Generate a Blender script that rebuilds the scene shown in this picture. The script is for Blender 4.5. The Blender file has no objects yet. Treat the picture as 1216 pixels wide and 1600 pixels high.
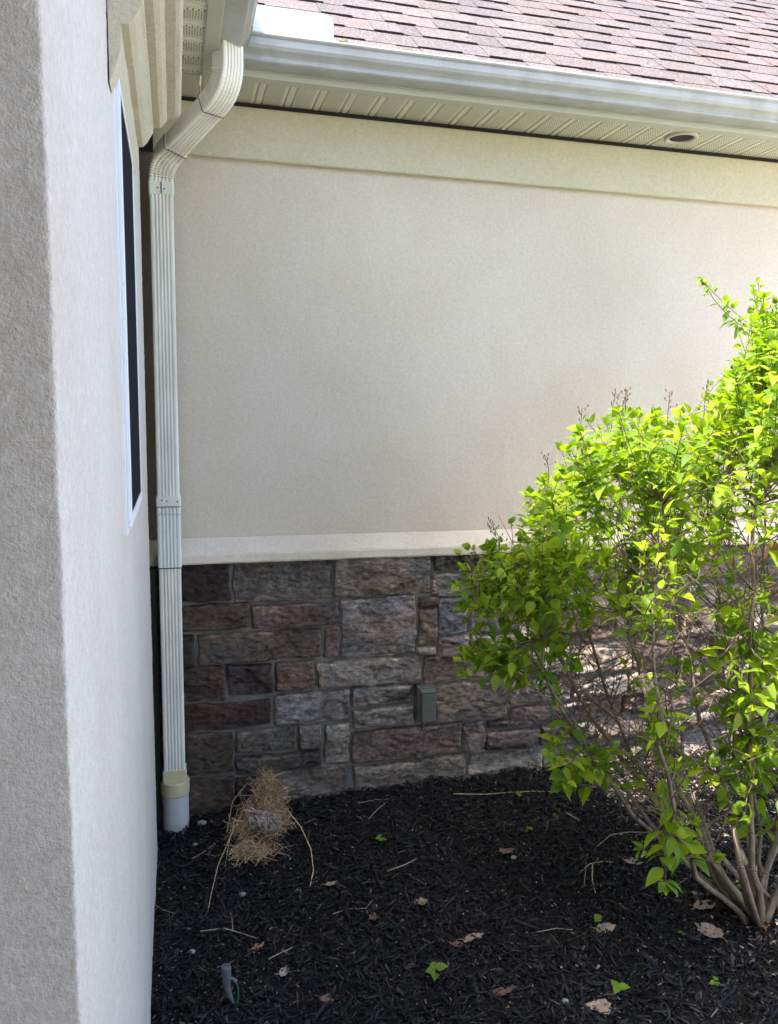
import bpy, math, random
import numpy as np
from mathutils import Vector, Matrix
random.seed(7); rng = np.random.RandomState(11)
S = bpy.context.scene
C = S.collection
CAMZ = 1.485
# ------------------------------------------------------------------ camera
MR = np.array([[0.96686531, -0.25506314, 0.01068979],
               [-0.02108002, -0.12149833, -0.99236777],
               [0.25441523, 0.95926063, -0.12284926]])
cam = bpy.data.cameras.new('camera'); co = bpy.data.objects.new('camera', cam); C.objects.link(co)
m = Matrix.Identity(4)
for i in range(3):
    m[i][0] = MR[0][i]; m[i][1] = -MR[1][i]; m[i][2] = -MR[2][i]
m[2][3] = CAMZ
co.matrix_world = m
cam.sensor_width = 36; cam.sensor_fit = 'AUTO'; cam.lens = 1262.3 / 1600 * 36
cam.clip_start = .02; cam.clip_end = 500
S.camera = co
# ------------------------------------------------------------------ light
SUND = Vector((.52, .152, -1.0)).normalized()
w = bpy.data.worlds.new('World'); S.world = w; w.use_nodes = True
nt = w.node_tree; bg = nt.nodes['Background']
sky = nt.nodes.new('ShaderNodeTexSky'); sky.sky_type = 'NISHITA'; sky.sun_disc = False
sky.sun_elevation = math.asin(-SUND.z); sky.sun_rotation = math.atan2(-SUND.x, -SUND.y) % (2 * math.pi)
sky.air_density = .7; sky.dust_density = 3.0; sky.ozone_density = .3
nt.links.new(sky.outputs[0], bg.inputs[0]); bg.inputs[1].default_value = .15
sl = bpy.data.lights.new('sun', 'SUN'); sl.energy = 2.5; sl.angle = math.radians(.53); sl.color = (1, .95, .87)
so = bpy.data.objects.new('sun', sl); C.objects.link(so); so.rotation_euler = SUND.to_track_quat('-Z', 'Y').to_euler()
S.view_settings.view_transform = 'Standard'; S.view_settings.look = 'None'
S.view_settings.exposure = 2.60; S.view_settings.gamma = 1
S.cycles.max_bounces = 8; S.cycles.diffuse_bounces = 5

# ------------------------------------------------------------------ helpers
def lin(c):
    return tuple(((v / 255) / 12.92 if v / 255 <= .04045 else ((v / 255 + .055) / 1.055) ** 2.4) for v in c)
def gp(px, py, z=0.0):
    "ground point seen at a photo pixel (1216x1600), used only to measure where things lie"
    d = MR.T @ np.array([(px - 608) / 1262.31, (py - 800) / 1262.31, 1])
    k = (z - CAMZ) / d[2]; return Vector((d[0] * k, d[1] * k, z))
TB = rng.rand(257, 257); TB[256] = TB[0]; TB[:, 256] = TB[:, 0]
def vn(x, y):
    x = np.asarray(x, float); y = np.asarray(y, float)
    xi = np.floor(x).astype(int); yi = np.floor(y).astype(int); fx = x - xi; fy = y - yi
    xi &= 255; yi &= 255; fx = fx * fx * (3 - 2 * fx); fy = fy * fy * (3 - 2 * fy)
    return (TB[xi, yi] * (1 - fx) + TB[xi + 1, yi] * fx) * (1 - fy) + (TB[xi, yi + 1] * (1 - fx) + TB[xi + 1, yi + 1] * fx) * fy
def fbm(x, y, o=4):
    s = 0; a = .5; t = 0
    for i in range(o):
        s = s + a * vn(x * 2 ** i + 17.3 * i, y * 2 ** i + 9.1 * i); t += a; a *= .5
    return s / t
def link(name, me, mat, parent=None, smooth=False):
    o = bpy.data.objects.new(name, me); C.objects.link(o)
    if mat: me.materials.append(mat)
    if parent: o.parent = parent
    if smooth: me.shade_smooth()
    return o
def tag(o, label=None, cat=None, group=None, kind=None):
    if label: o['label'] = label
    if cat: o['category'] = cat
    if group: o['group'] = group
    if kind: o['kind'] = kind
    return o
def thing(name, label, cat, loc=(0, 0, 0), group=None):
    o = bpy.data.objects.new(name, None); C.objects.link(o); o.location = loc; o.empty_display_size = .1
    return tag(o, label, cat, group)
class MB:
    def __init__(s): s.v = []; s.f = []; s.c = []
    def add(s, vs, fs, col=None):
        n = len(s.v); s.v += [tuple(p) for p in vs]; s.f += [tuple(i + n for i in f) for f in fs]
        s.c += [col or (1, 1, 1)] * len(fs)
    def box(s, a, b, col=None):
        x0, y0, z0 = a; x1, y1, z1 = b
        s.add([(x0,y0,z0),(x1,y0,z0),(x1,y1,z0),(x0,y1,z0),(x0,y0,z1),(x1,y0,z1),(x1,y1,z1),(x0,y1,z1)],
              [(0,3,2,1),(4,5,6,7),(0,1,5,4),(1,2,6,5),(2,3,7,6),(3,0,4,7)], col)
    def tube(s, pts, rad, n=6, cap=True, col=None):
        pts = [Vector(p) for p in pts]; vs = []; fs = []
        if not hasattr(rad, '__len__'): rad = [rad] * len(pts)
        up = None
        for i, p in enumerate(pts):
            t = (pts[min(i + 1, len(pts) - 1)] - pts[max(i - 1, 0)])
            if t.length < 1e-9: t = Vector((0, 0, 1))
            t.normalize()
            if up is None: up = t.orthogonal().normalized()
            up = (up - t * up.dot(t))
            up = up.normalized() if up.length > 1e-6 else t.orthogonal().normalized()
            q = t.cross(up)
            for k in range(n):
                a = 2 * math.pi * k / n
                vs.append(p + (up * math.cos(a) + q * math.sin(a)) * rad[i])
        for i in range(len(pts) - 1):
            for k in range(n):
                fs.append((i*n+k, i*n+(k+1)%n, (i+1)*n+(k+1)%n, (i+1)*n+k))
        if cap: fs.append(tuple(range(n))[::-1]); fs.append(tuple((len(pts)-1)*n+k for k in range(n)))
        s.add(vs, fs, col)
    def lathe(s, prof, c, n=32):
        vs = []; fs = []
        for r, z in prof:
            for k in range(n):
                a = 2*math.pi*k/n; vs.append((c[0]+r*math.cos(a), c[1]+r*math.sin(a), c[2]+z))
        for i in range(len(prof)-1):
            for k in range(n): fs.append((i*n+k, i*n+(k+1)%n, (i+1)*n+(k+1)%n, (i+1)*n+k))
        s.add(vs, fs)
    def ext(s, prof, a, b, axis):
        "closed profile [(p,z)] extruded between functions a(p), b(p) along axis 'x' or 'y'"
        n = len(prof); vs = []
        for fn in (a, b):
            for p, z in prof: vs.append(fn(p, z))
        fs = [(i, (i+1) % n, n+(i+1) % n, n+i) for i in range(n)]
        fs += [tuple(range(n))[::-1], tuple(range(n, 2*n))]
        s.add(vs, fs)
    def build(s, name, mat, parent=None, smooth=False, bevel=0, fix=True):
        me = bpy.data.meshes.new(name); me.from_pydata(s.v, [], s.f)
        if fix:
            import bmesh
            bm = bmesh.new(); bm.from_mesh(me); bmesh.ops.recalc_face_normals(bm, faces=bm.faces); bm.to_mesh(me); bm.free()
        at = me.attributes.new('tint', 'FLOAT_COLOR', 'FACE')
        at.data.foreach_set('color', np.array([c + (1,) for c in s.c], np.float32).ravel())
        o = link(name, me, mat, parent, smooth)
        if bevel:
            b = o.modifiers.new('bevel', 'BEVEL'); b.width = bevel; b.segments = 2; b.limit_method = 'ANGLE'; b.angle_limit = math.radians(35)
        return o
def npmesh(name, V, Fq, mat, parent=None, tint=None, smooth=False):
    me = bpy.data.meshes.new(name); nf, k = Fq.shape
    me.vertices.add(len(V)); me.vertices.foreach_set('co', V.astype(np.float32).ravel())
    me.loops.add(nf * k); me.loops.foreach_set('vertex_index', Fq.astype(np.int32).ravel())
    me.polygons.add(nf); me.polygons.foreach_set('loop_start', (np.arange(nf) * k).astype(np.int32))
    me.update(calc_edges=True); me.validate()
    if tint is not None:
        at = me.attributes.new('tint', 'FLOAT_COLOR', 'FACE')
        at.data.foreach_set('color', np.hstack([tint, np.ones((nf, 1))]).astype(np.float32).ravel())
    return link(name, me, mat, parent, smooth)

# ------------------------------------------------------------------ materials
class N:
    def __init__(s, name):
        s.m = bpy.data.materials.new(name); s.m.use_nodes = True; s.t = s.m.node_tree
        s.b = s.t.nodes['Principled BSDF']; s.o = s.t.nodes['Material Output']
        s.tc = s.t.nodes.new('ShaderNodeTexCoord')
    def n(s, ty, **k):
        d = s.t.nodes.new(ty)
        for a, v in k.items():
            if hasattr(d, a) and a not in d.inputs: setattr(d, a, v)
            else: d.inputs[a].default_value = v
        return d
    def l(s, a, b): s.t.links.new(a, b)
    def noise(s, scale, detail=4, rough=.55, vec=None, scl=None):
        d = s.n('ShaderNodeTexNoise'); d.inputs['Scale'].default_value = scale; d.inputs['Detail'].default_value = detail
        d.inputs['Roughness'].default_value = rough
        src = vec or s.tc.outputs['Object']
        if scl:
            mp = s.n('ShaderNodeMapping'); mp.inputs['Scale'].default_value = scl; s.l(src, mp.inputs[0]); src = mp.outputs[0]
        s.l(src, d.inputs['Vector']); return d.outputs['Fac']
    def ramp(s, f, stops):
        r = s.n('ShaderNodeValToRGB'); e = r.color_ramp.elements
        while len(e) < len(stops): e.new(.5)
        for q, (p, c) in zip(e, stops): q.position = p; q.color = tuple(c) + (1,)
        s.l(f, r.inputs[0]); return r.outputs[0]
    def mix(s, a, b, f, mode='MIX'):
        x = s.n('ShaderNodeMix'); x.data_type = 'RGBA'; x.blend_type = mode
        for v, i in ((f, 0), (a, 6), (b, 7)):
            if isinstance(v, (int, float)): x.inputs[i].default_value = v
            elif isinstance(v, tuple): x.inputs[i].default_value = v + (1,)
            else: s.l(v, x.inputs[i])
        return x.outputs[2]
    def math(s, op, a, b=None):
        x = s.n('ShaderNodeMath'); x.operation = op
        for i, v in enumerate((a, b)):
            if v is None: continue
            if isinstance(v, (int, float)): x.inputs[i].default_value = v
            else: s.l(v, x.inputs[i])
        return x.outputs[0]
    def bump(s, h, st, dist, prev=None):
        b = s.n('ShaderNodeBump'); b.inputs['Strength'].default_value = st; b.inputs['Distance'].default_value = dist
        s.l(h, b.inputs['Height'])
        if prev: s.l(prev, b.inputs['Normal'])
        return b.outputs[0]
    def done(s, col=None, rough=.8, nrm=None, spec=.5):
        if col is not None:
            if isinstance(col, tuple): s.b.inputs['Base Color'].default_value = col + (1,)
            else: s.l(col, s.b.inputs['Base Color'])
        if isinstance(rough, (int, float)): s.b.inputs['Roughness'].default_value = rough
        else: s.l(rough, s.b.inputs['Roughness'])
        s.b.inputs['Specular IOR Level'].default_value = spec
        if nrm: s.l(nrm, s.b.inputs['Normal'])
        return s.m
def stucco(name, base, grain=260, amp=.0016, soil=.12, st=.8, big=35):
    k = N(name)
    c = k.mix(base, tuple(v * .9 for v in base), k.noise(1.3, 5))
    c = k.mix(c, tuple(v * (1 - soil) * f for v, f in zip(base, (1, .97, .92))), k.ramp(k.noise(2.3, 8, .68, scl=(1, 1, .8)), [(.42, (0,)*3), (.72, (1,)*3)]))
    c = k.mix(c, k.mix((.86, .855, .84), (1.09, 1.095, 1.11), k.ramp(k.noise(85, 5, .75), [(.3, (0,)*3), (.7, (1,)*3)])), .9, 'MULTIPLY')
    c = k.mix(c, tuple(v * .62 for v in base), k.ramp(k.noise(150, 2, .5), [(.76, (0,)*3), (.80, (.5,)*3)]))
    g = k.noise(grain, 3, .7)
    c = k.mix(c, k.mix((.78,)*3, (1.12,)*3, k.ramp(g, [(.3, (0,)*3), (.7, (1,)*3)])), .55, 'MULTIPLY')
    n1 = k.bump(k.noise(big, 4, .6), .35, amp * 3)
    n2 = k.bump(g, st, amp, n1)
    return k.done(c, .9, n2, .25)
M_wall = stucco('stucco_wall', (.68, .60, .49), st=1., amp=.002)
M_frieze = stucco('stucco_frieze', (.585, .545, .40), soil=.08, st=.5)
M_side = stucco('stucco_side', (.69, .645, .605), grain=230, amp=.0022, st=.9)
M_trim = stucco('stucco_trim', (.56, .53, .42), grain=230, soil=.08)
M_ledge = stucco('stucco_ledge', (.78, .69, .56), soil=.25)
def metal(name, base, dirt=(.35, .34, .27), amt=.35, rough=.42):
    k = N(name)
    f = k.ramp(k.noise(9, 7, .65, scl=(1, 1, .25)), [(.44, (0,)*3), (.66, (amt,)*3)])
    c = k.mix(base, dirt, f)
    f2 = k.ramp(k.noise(160, 4, .7), [(.62, (0,)*3), (.72, (.35,)*3)])
    c = k.mix(c, tuple(v * .6 for v in dirt), f2)
    return k.done(c, k.math('ADD', k.math('MULTIPLY', k.noise(40, 4), .25), rough - .1), k.bump(k.noise(14, 3), .12, .004), .5)
M_gutter = metal('painted_gutter', (.38, .39, .38), (.22, .22, .18), .5)
M_soffit = metal('painted_fascia', (.43, .44, .36), amt=.25, rough=.55)
M_pipe = metal('painted_downspout', (.82, .795, .70), amt=.4)
M_pipe2 = metal('painted_coupling', (.72, .76, .70), amt=.2)
M_white = metal('white_splash', (.66, .68, .70), amt=.12)
M_frame = metal('window_vinyl', (.72, .76, .80), amt=.15)
M_adapt = metal('beige_plastic', (.62, .53, .33), (.4, .32, .2), .3, .5)
M_pvc = metal('white_drain_plastic', (.60, .585, .55), (.3, .28, .24), .45, .5)
k = N('window_screen')
M_screen = k.done(k.mix((.010, .0105, .014), (.016, .017, .022), k.noise(900, 2)), .9, None, .04)
k = N('dark_seam'); M_seam = k.done(k.mix((.09, .088, .075), (.17, .165, .14), k.noise(30)), .8)
k = N('near_black'); M_dark = k.done(k.mix((.012, .011, .01), (.02, .018, .016), k.noise(20)), .95)  # stands in for shade at soffit gap and corner, plain dark elsewhere
M_brown = stucco('brown_shade_fill', (.26, .20, .145), soil=.3)  # brown stand-in for recess shade, also on the added blocking wall
# soffit: ribs are modelled, the small vent holes are a pattern
k = N('vented_soffit')
sx = k.n('ShaderNodeSeparateXYZ'); k.l(k.tc.outputs['UV'], sx.inputs[0])
def cell(o, pitch, w):
    a = k.math('FRACT', k.math('MULTIPLY', o, 1 / pitch)); a = k.math('ABSOLUTE', k.math('SUBTRACT', a, .5)); return k.math('LESS_THAN', a, w)
u, v_ = sx.outputs[0], sx.outputs[1]
row = k.math('MULTIPLY', k.math('FRACT', k.math('MULTIPLY', k.math('FLOOR', k.math('MULTIPLY', v_, 1 / .0075)), .5)), .010)
hole = k.math('MULTIPLY', cell(k.math('ADD', u, row), .010, .27), cell(v_, .0075, .22))
band = k.math('FRACT', k.math('MULTIPLY', u, 1 / .1016)); band = k.math('MULTIPLY', k.math('GREATER_THAN', band, .16), k.math('LESS_THAN', band, .72))
hole = k.math('MULTIPLY', hole, band)
c = k.mix(k.mix((.60, .60, .48), (.52, .52, .41), k.noise(6, 5)), (.05, .05, .04), hole)
M_vent = k.done(c, .5, k.bump(k.math('SUBTRACT', 1, hole), .5, .001))
k = N('stone_face')
a = k.n('ShaderNodeAttribute'); a.attribute_name = 'tint'
c = k.mix(a.outputs['Color'], k.mix((.34, .32, .32), (1.65, 1.62, 1.56), k.ramp(k.noise(34, 10, .78, scl=(1, 1, 2.0)), [(.36, (0,)*3), (.64, (1,)*3)])), 1., 'MULTIPLY')
c = k.mix(c, k.mix((.62, .52, .48), (1.18, 1.17, 1.16), k.ramp(k.noise(7, 5, .6), [(.35, (0,)*3), (.65, (1,)*3)])), .8, 'MULTIPLY')
c = k.mix(c, (.34, .33, .31), k.ramp(k.noise(110, 6, .75), [(.62, (0,)*3), (.74, (.6,)*3)]))
M_stone = k.done(c, .82, k.bump(k.noise(300, 5, .7), .8, .0015, k.bump(k.noise(55, 9, .8, scl=(1, 1, 1.7)), 1., .032)), .3)
k = N('mortar'); c = k.mix((.24, .23, .205), (.085, .078, .066), k.ramp(k.noise(9, 6, .65), [(.35, (0,)*3), (.7, (1,)*3)]))
M_mortar = k.done(c, .95, k.bump(k.noise(220, 4, .7), .7, .003), .2)
k = N('shingle'); a = k.n('ShaderNodeAttribute'); a.attribute_name = 'tint'
g = k.n('ShaderNodeTexVoronoi'); g.inputs['Scale'].default_value = 230; k.l(k.tc.outputs['Object'], g.inputs['Vector'])
sg = k.n('ShaderNodeSeparateColor'); k.l(g.outputs['Color'], sg.inputs[0])
c = k.mix(a.outputs['Color'], k.mix((.40, .36, .38), (1.6, 1.58, 1.62), sg.outputs[0]), .85, 'MULTIPLY')
c = k.mix(c, k.mix((.82,)*3, (1.12,)*3, k.noise(5, 6)), .8, 'MULTIPLY')
M_shingle = k.done(c, .9, k.bump(sg.outputs[1], .5, .002), .2)
k = N('mulch_soil'); M_soil = k.done(k.mix((.006, .0058, .006), (.022, .018, .015), k.noise(60, 6, .7)), .9, k.bump(k.noise(90, 6, .7), 1., .01), .3)
k = N('mulch_chips'); a = k.n('ShaderNodeAttribute'); a.attribute_name = 'tint'
M_chip = k.done(k.mix(a.outputs['Color'], k.mix((.5,)*3, (1.4,)*3, k.noise(300, 4, .7)), .8, 'MULTIPLY'), .62, k.bump(k.noise(700, 3), .5, .001), .45)
k = N('lawn_and_path'); M_lawn = k.done(k.mix((.14, .17, .06), (.20, .22, .09), k.noise(3, 8, .7)), .95, k.bump(k.noise(80, 5), 1., .03), .1)
def leafmat(name, c1, c2, tr, rough=.42):
    k = N(name); gi = k.n('ShaderNodeNewGeometry')
    c = k.ramp(gi.outputs['Random Per Island'], [(0, c1), (1, c2)])
    c = k.mix(c, k.mix((.78, .82, .75), (1.18, 1.12, 1.05), k.noise(70, 4)), .8, 'MULTIPLY')
    c = k.mix(c, (.20, .13, .05), k.ramp(k.noise(160, 3, .6), [(.70, (0,)*3), (.76, (.7,)*3)]))
    k.l(c, k.b.inputs['Base Color']); k.b.inputs['Roughness'].default_value = rough; k.b.inputs['Specular IOR Level'].default_value = .22
    t = k.n('ShaderNodeBsdfTranslucent'); k.l(k.mix(c, (1.4, 1.55, .35), 1., 'MULTIPLY'), t.inputs[0])
    mx = k.n('ShaderNodeMixShader'); mx.inputs[0].default_value = tr
    k.l(k.b.outputs[0], mx.inputs[1]); k.l(t.outputs[0], mx.inputs[2]); k.l(mx.outputs[0], k.o.inputs[0])
    return k.m
M_leaf = leafmat('shrub_leaf', (.10, .20, .026), (.31, .39, .02), .5, .5)
M_sprout = leafmat('sprout_leaf', (.10, .19, .02), (.17, .27, .03), .3)
def wood(name, c1, c2, sc=40, vary=0):
    k = N(name); c = k.mix(c1, c2, k.ramp(k.noise(sc, 6, .7, scl=(1, 1, .3)), [(.35, (0,)*3), (.65, (1,)*3)]))
    if vary:
        gi = k.n('ShaderNodeNewGeometry'); c = k.mix(c, k.ramp(gi.outputs['Random Per Island'], [(0, (.12, .10, .08)), (.45, (.55, .5, .45)), (1, (1.25, 1.2, 1.15))]), vary, 'MULTIPLY')
    return k.done(c, .8, k.bump(k.noise(sc * 6, 4), .5, .002), .3)
M_bark = wood('shrub_bark', (.12, .09, .06), (.27, .215, .145))
M_twig = wood('shrub_twig', (.075, .052, .036), (.17, .125, .085))
M_straw = wood('dry_straw', (.42, .28, .14), (.74, .58, .37), 90, .85)
M_fluff = wood('grey_fluff', (.38, .325, .28), (.58, .50, .44), 120, .4)
M_drystick = wood('dry_stick', (.24, .18, .12), (.45, .37, .26), 90)
def dead(name, c1, c2): return wood(name, c1, c2, 70)
DEAD = [dead('dead_leaf_tan', (.24, .165, .11), (.38, .29, .20)), dead('dead_leaf_orange', (.28, .14, .05), (.38, .21, .08)),
        dead('dead_leaf_pale', (.27, .21, .165), (.40, .32, .255)), dead('dead_leaf_red', (.13, .065, .05), (.20, .11, .08))]
k = N('grey_rubber'); M_stake = k.done(k.mix((.07, .078, .082), (.14, .155, .16), k.noise(50, 5)), .6)
k = N('green_wire'); M_wire = k.done(k.mix((.0, .13, .075), (.02, .2, .12), k.noise(30)), .4)
k = N('pebble'); M_peb = k.done(k.mix((.22, .20, .185), (.33, .31, .29), k.noise(60, 5)), .8, k.bump(k.noise(90), .4, .003))
k = N('box_grey_green'); M_box = k.done(k.mix((.075, .085, .07), (.11, .12, .10), k.noise(30, 5)), .55, k.bump(k.noise(200, 3), .2, .001))

Z = CAMZ
XL = -.088; YF = .68; YE = 2.72; YB = 3.0
SOF = Z + 1.057
TH = math.radians(38); CT, ST = math.cos(TH), math.sin(TH)
# ================================================================== setting: ground
gx = np.concatenate([[-60, -20, -6, -2], np.linspace(-.7, 3.6, 130), [6, 20, 60]])
gy = np.concatenate([[-60, -20, -6, -2], np.linspace(-.2, 3.1, 110), [6, 20, 60]])
def gz(x, y):
    x = np.asarray(x, float); y = np.asarray(y, float)
    h = (fbm(x * 4.5 + 3, y * 4.5 + 8, 5) - .5) * .055
    h = h - .028 * np.exp(-((x - .0) / .35) ** 2 - ((y - 2.9) / .5) ** 2)
    h = h + .015 * np.exp(-((x - 1.66) / .2) ** 2 - ((y - 1.86) / .2) ** 2)
    inside = (x > -.75) & (x < 3.65) & (y > -.3) & (y < 3.2)
    return np.where(inside, h, -.02)
G, H = np.meshgrid(gx, gy, indexing='ij')
V = np.stack([G.ravel(), H.ravel(), gz(G, H).ravel()], 1)
nx, ny = len(gx), len(gy)
I, J = np.meshgrid(np.arange(nx - 1), np.arange(ny - 1), indexing='ij')
F = np.stack([I * ny + J, (I + 1) * ny + J, (I + 1) * ny + J + 1, I * ny + J + 1], -1).reshape(-1, 4)
g = npmesh('ground', V, F, M_soil, smooth=True)
g.data.materials.append(M_lawn)
M_bounce = N('bounce_paving'); M_bounce = M_bounce.done(M_bounce.mix((.50, .47, .42), (.58, .55, .50), M_bounce.noise(4, 8, .7)), .9, M_bounce.bump(M_bounce.noise(120, 4), .4, .003), .2)
b_ = MB(); b_.box((2.95, -9, -.1), (12, 2.94, .03)); pv = b_.build('path', M_bounce, None); tag(pv, kind='structure')  # unseen bright slab, added to bounce sunlight onto the walls
b_ = MB(); b_.box((1.75, -9, -.1), (2.946, 1.2, .03)); pv = b_.build('path', M_bounce, None); tag(pv, kind='structure')  # second unseen slab, added closer in to brighten the side wall
cx = V[F].mean(1); bed = (cx[:, 0] > -.75) & (cx[:, 0] < 3.65) & (cx[:, 1] > -.3) & (cx[:, 1] < 3.2)
g.data.polygons.foreach_set('material_index', (~bed).astype(np.int32))
tag(g, kind='structure')
# mulch: shredded bark, too many pieces to count
def slivers(n, xr, yr, L, W, T, cols, wts, tilt=.35, lift=.008, dens=None):
    x = rng.uniform(*xr, n); y = rng.uniform(*yr, n)
    if dens is not None:
        kq = rng.rand(n) < dens(x, y); x, y = x[kq], y[kq]; n = len(x)
    z = gz(x, y) + rng.rand(n) ** 1.5 * lift
    a = rng.uniform(0, math.pi * 2, n); e = rng.normal(0, tilt, n)
    d = np.stack([np.cos(a) * np.cos(e), np.sin(a) * np.cos(e), np.sin(e)], 1)
    s = np.stack([-np.sin(a), np.cos(a), rng.normal(0, .4, n)], 1); s /= np.linalg.norm(s, axis=1)[:, None]
    u = np.cross(d, s)
    l = rng.uniform(*L, n) * (.4 + .9 * rng.rand(n)); ww = rng.uniform(*W, n); t = rng.uniform(*T, n)
    P = np.stack([x, y, z], 1); V = np.zeros((n, 8, 3)); i = 0
    for sl_ in (-1, 1):
        for ss in (-1, 1):
            for uu in (-1, 1):
                V[:, i] = P + d * (sl_ * l / 2 * rng.uniform(.75, 1.1, n))[:, None] + s * (ss * ww / 2 * rng.uniform(.3, 1.1, n))[:, None] + u * (uu * t / 2)[:, None]; i += 1
    q = np.array([[0,1,3,2],[4,6,7,5],[0,4,5,1],[2,3,7,6],[0,2,6,4],[1,5,7,3]])
    F = (np.arange(n)[:, None, None] * 8 + q[None]).reshape(-1, 4)
    ci = rng.choice(len(cols), n, p=np.array(wts) / sum(wts)); col = np.array(cols)[ci] * rng.uniform(.6, 1.4, (n, 1))
    return V.reshape(-1, 3), F, np.repeat(col, 6, 0)
def merge(parts):
    vs, fs, cs = [], [], []; k = 0
    for v, f, c in parts: vs.append(v); fs.append(f + k); cs.append(c); k += len(v)
    return np.concatenate(vs), np.concatenate(fs), np.concatenate(cs)
BLK = [(.0032, .0032, .0036), (.007, .0068, .007), (.022, .019, .017), (.055, .042, .032), (.17, .14, .11)]
litter = lambda x, y: np.clip((x - 1.45) * 3.5, 0, 1)
parts = [slivers(3800, (-.09, 2.9), (1.25, 3.0), (.025, .06), (.007, .016), (.0015, .004), BLK, (60, 28, 9, 3, .2), tilt=.3, lift=.02),
         slivers(52000, (-.09, 2.9), (1.25, 3.0), (.012, .034), (.002, .007), (.001, .003), BLK, (50, 32, 12, 5, 1.2), tilt=.5, lift=.016),
         slivers(5000, (-.09, 2.9), (1.25, 3.0), (.03, .06), (.003, .010), (.002, .004), BLK, (48, 34, 13, 8, .6), lift=.022, tilt=.5),
         slivers(4200, (-.09, 2.9), (1.25, 3.0), (.004, .012), (.002, .006), (.001, .002), [(.38, .35, .31), (.24, .19, .14), (.16, .10, .07)], (2, 4, 5), lift=.02),
         slivers(6500, (-.09, 2.9), (1.25, 3.0), (.02, .07), (.0006, .0014), (.0006, .0012), BLK, (0, 6, 24, 40, 22), tilt=.25, lift=.016),
         slivers(11000, (1.3, 2.95), (1.4, 3.0), (.01, .035), (.004, .014), (.0006, .0015), [(.20, .14, .115), (.34, .27, .23), (.10, .07, .055)], (4, 4, 3), lift=.016, dens=litter)]
V, F, c = merge(parts)
mu = npmesh('mulch', V, F, M_chip, tint=c); tag(mu, kind='stuff')
mu['label'] = 'black shredded bark mulch covering the bed'; mu['category'] = 'mulch'

# ================================================================== rear wing of the house
house = thing('house', 'house wing facing the camera with cream stucco, brown stone base and pink shingle roof', 'house', (1.6, 3.0, 0))
def kid(mb, name, mat, par, **k):
    o = mb.build(name, mat, None, **k); o.parent = par
    o.matrix_parent_inverse = Matrix.Translation(-Vector(par.location)) if par.parent is None else Matrix.Identity(4)
    return o
def adopt(o, par):
    o.parent = par
    if par.parent is None: o.matrix_parent_inverse = Matrix.Translation(-Vector(par.location))
    return o
b = MB(); b.box((-.62, YB, -.3), (4.2, YB + .25, SOF + .1)); kid(b, 'stucco_wall', M_wall, house)
b = MB(); b.box((-.62, YB - .028, Z + .868), (4.2, YB - .002, SOF - .015)); kid(b, 'frieze_band', M_frieze, house, bevel=.006)
b = MB()
pr = [(3.0 - .002, Z - .464), (2.945, Z - .509), (2.938, Z - .513), (2.9345, Z - .520), (2.9345, Z - .545), (2.938, Z - .551), (2.945, Z - .553), (2.998, Z - .553)]
xs = np.linspace(-.62, 4.2, 240); vs = []; fs = []
for i, x in enumerate(xs):
    for j, (y, z) in enumerate(pr):
        n_ = (fbm(x * 9, j * 3.1, 3) - .5) * .004 if 0 < j < 7 else 0
        vs.append((x, y + n_, z + n_ * .7))
n_ = len(pr)
for i in range(len(xs) - 1):
    for j in range(n_ - 1): fs.append((i*n_+j, i*n_+j+1, (i+1)*n_+j+1, (i+1)*n_+j))
fs += [tuple(range(n_)), tuple((len(xs)-1)*n_+j for j in range(n_))[::-1]]
b.add(vs, fs); kid(b, 'ledge', M_ledge, house, smooth=False)
# stone veneer ------------------------------------------------------
ST_ = """.01 .935 .183 .788 62 52 50
.198 .935 .56 .778 112 104 96
.578 .935 .957 .782 108 100 94
.977 .935 1.22 .868 80 75 68
.968 .855 1.195 .767 110 105 102
.007 .776 .249 .684 96 78 62
.263 .765 .590 .678 100 84 79
.005 .668 .052 .558 76 60 55
.067 .664 .520 .552 104 93 82
.535 .665 .590 .550 116 98 94
.604 .772 .898 .540 118 112 112
.912 .765 .990 .730 88 72 66
.912 .716 .985 .575 118 108 98
.912 .563 .985 .535 136 130 122
.999 .755 1.119 .612 100 104 116
.999 .598 1.12 .519 124 114 108
1.133 .755 1.325 .612 120 112 108
1.135 .598 1.325 .522 112 104 98
.008 .545 .159 .412 90 72 62
.173 .540 .336 .424 86 72 71
.350 .538 .497 .427 116 92 78
.512 .528 .922 .428 124 115 106
.938 .521 1.305 .415 108 92 87
.010 .400 .331 .300 80 58 51
.346 .414 .634 .298 118 114 112
.648 .420 .886 .345 115 112 110
.648 .332 .890 .255 118 116 112
.980 .402 1.295 .250 106 96 88
.013 .285 .184 .125 82 72 60
.199 .284 .427 .197 102 96 89
.442 .288 .524 .192 104 99 92
.537 .280 .632 .122 128 120 106
.199 .182 .522 .116 94 85 78
.647 .240 1.099 .110 100 84 79
1.113 .236 1.196 .107 114 104 98
1.210 .190 1.44 .106 100 88 86
1.210 .237 1.303 .204 80 76 72
.015 .112 .187 -.03 86 74 60
.200 .102 .324 -.03 74 66 55
.338 .106 .632 -.03 98 92 84
.654 .098 1.118 -.03 116 108 96
1.134 .092 1.46 -.03 140 132 120
1.342 .654 1.410 .540 134 130 126
1.424 .652 1.771 .545 98 80 75
1.342 .755 1.62 .668 116 108 104
1.635 .755 2.0 .668 126 118 112
1.320 .525 1.57 .408 110 102 96
1.583 .528 1.86 .405 136 128 122
1.310 .393 1.58 .300 118 110 104
1.594 .390 1.84 .300 124 115 108
1.318 .284 1.82 .204 100 85 84
1.455 .190 1.70 .106 102 94 86
1.715 .190 1.98 .106 110 100 94
1.475 .092 1.95 -.03 112 102 94"""
rects = []
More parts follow.
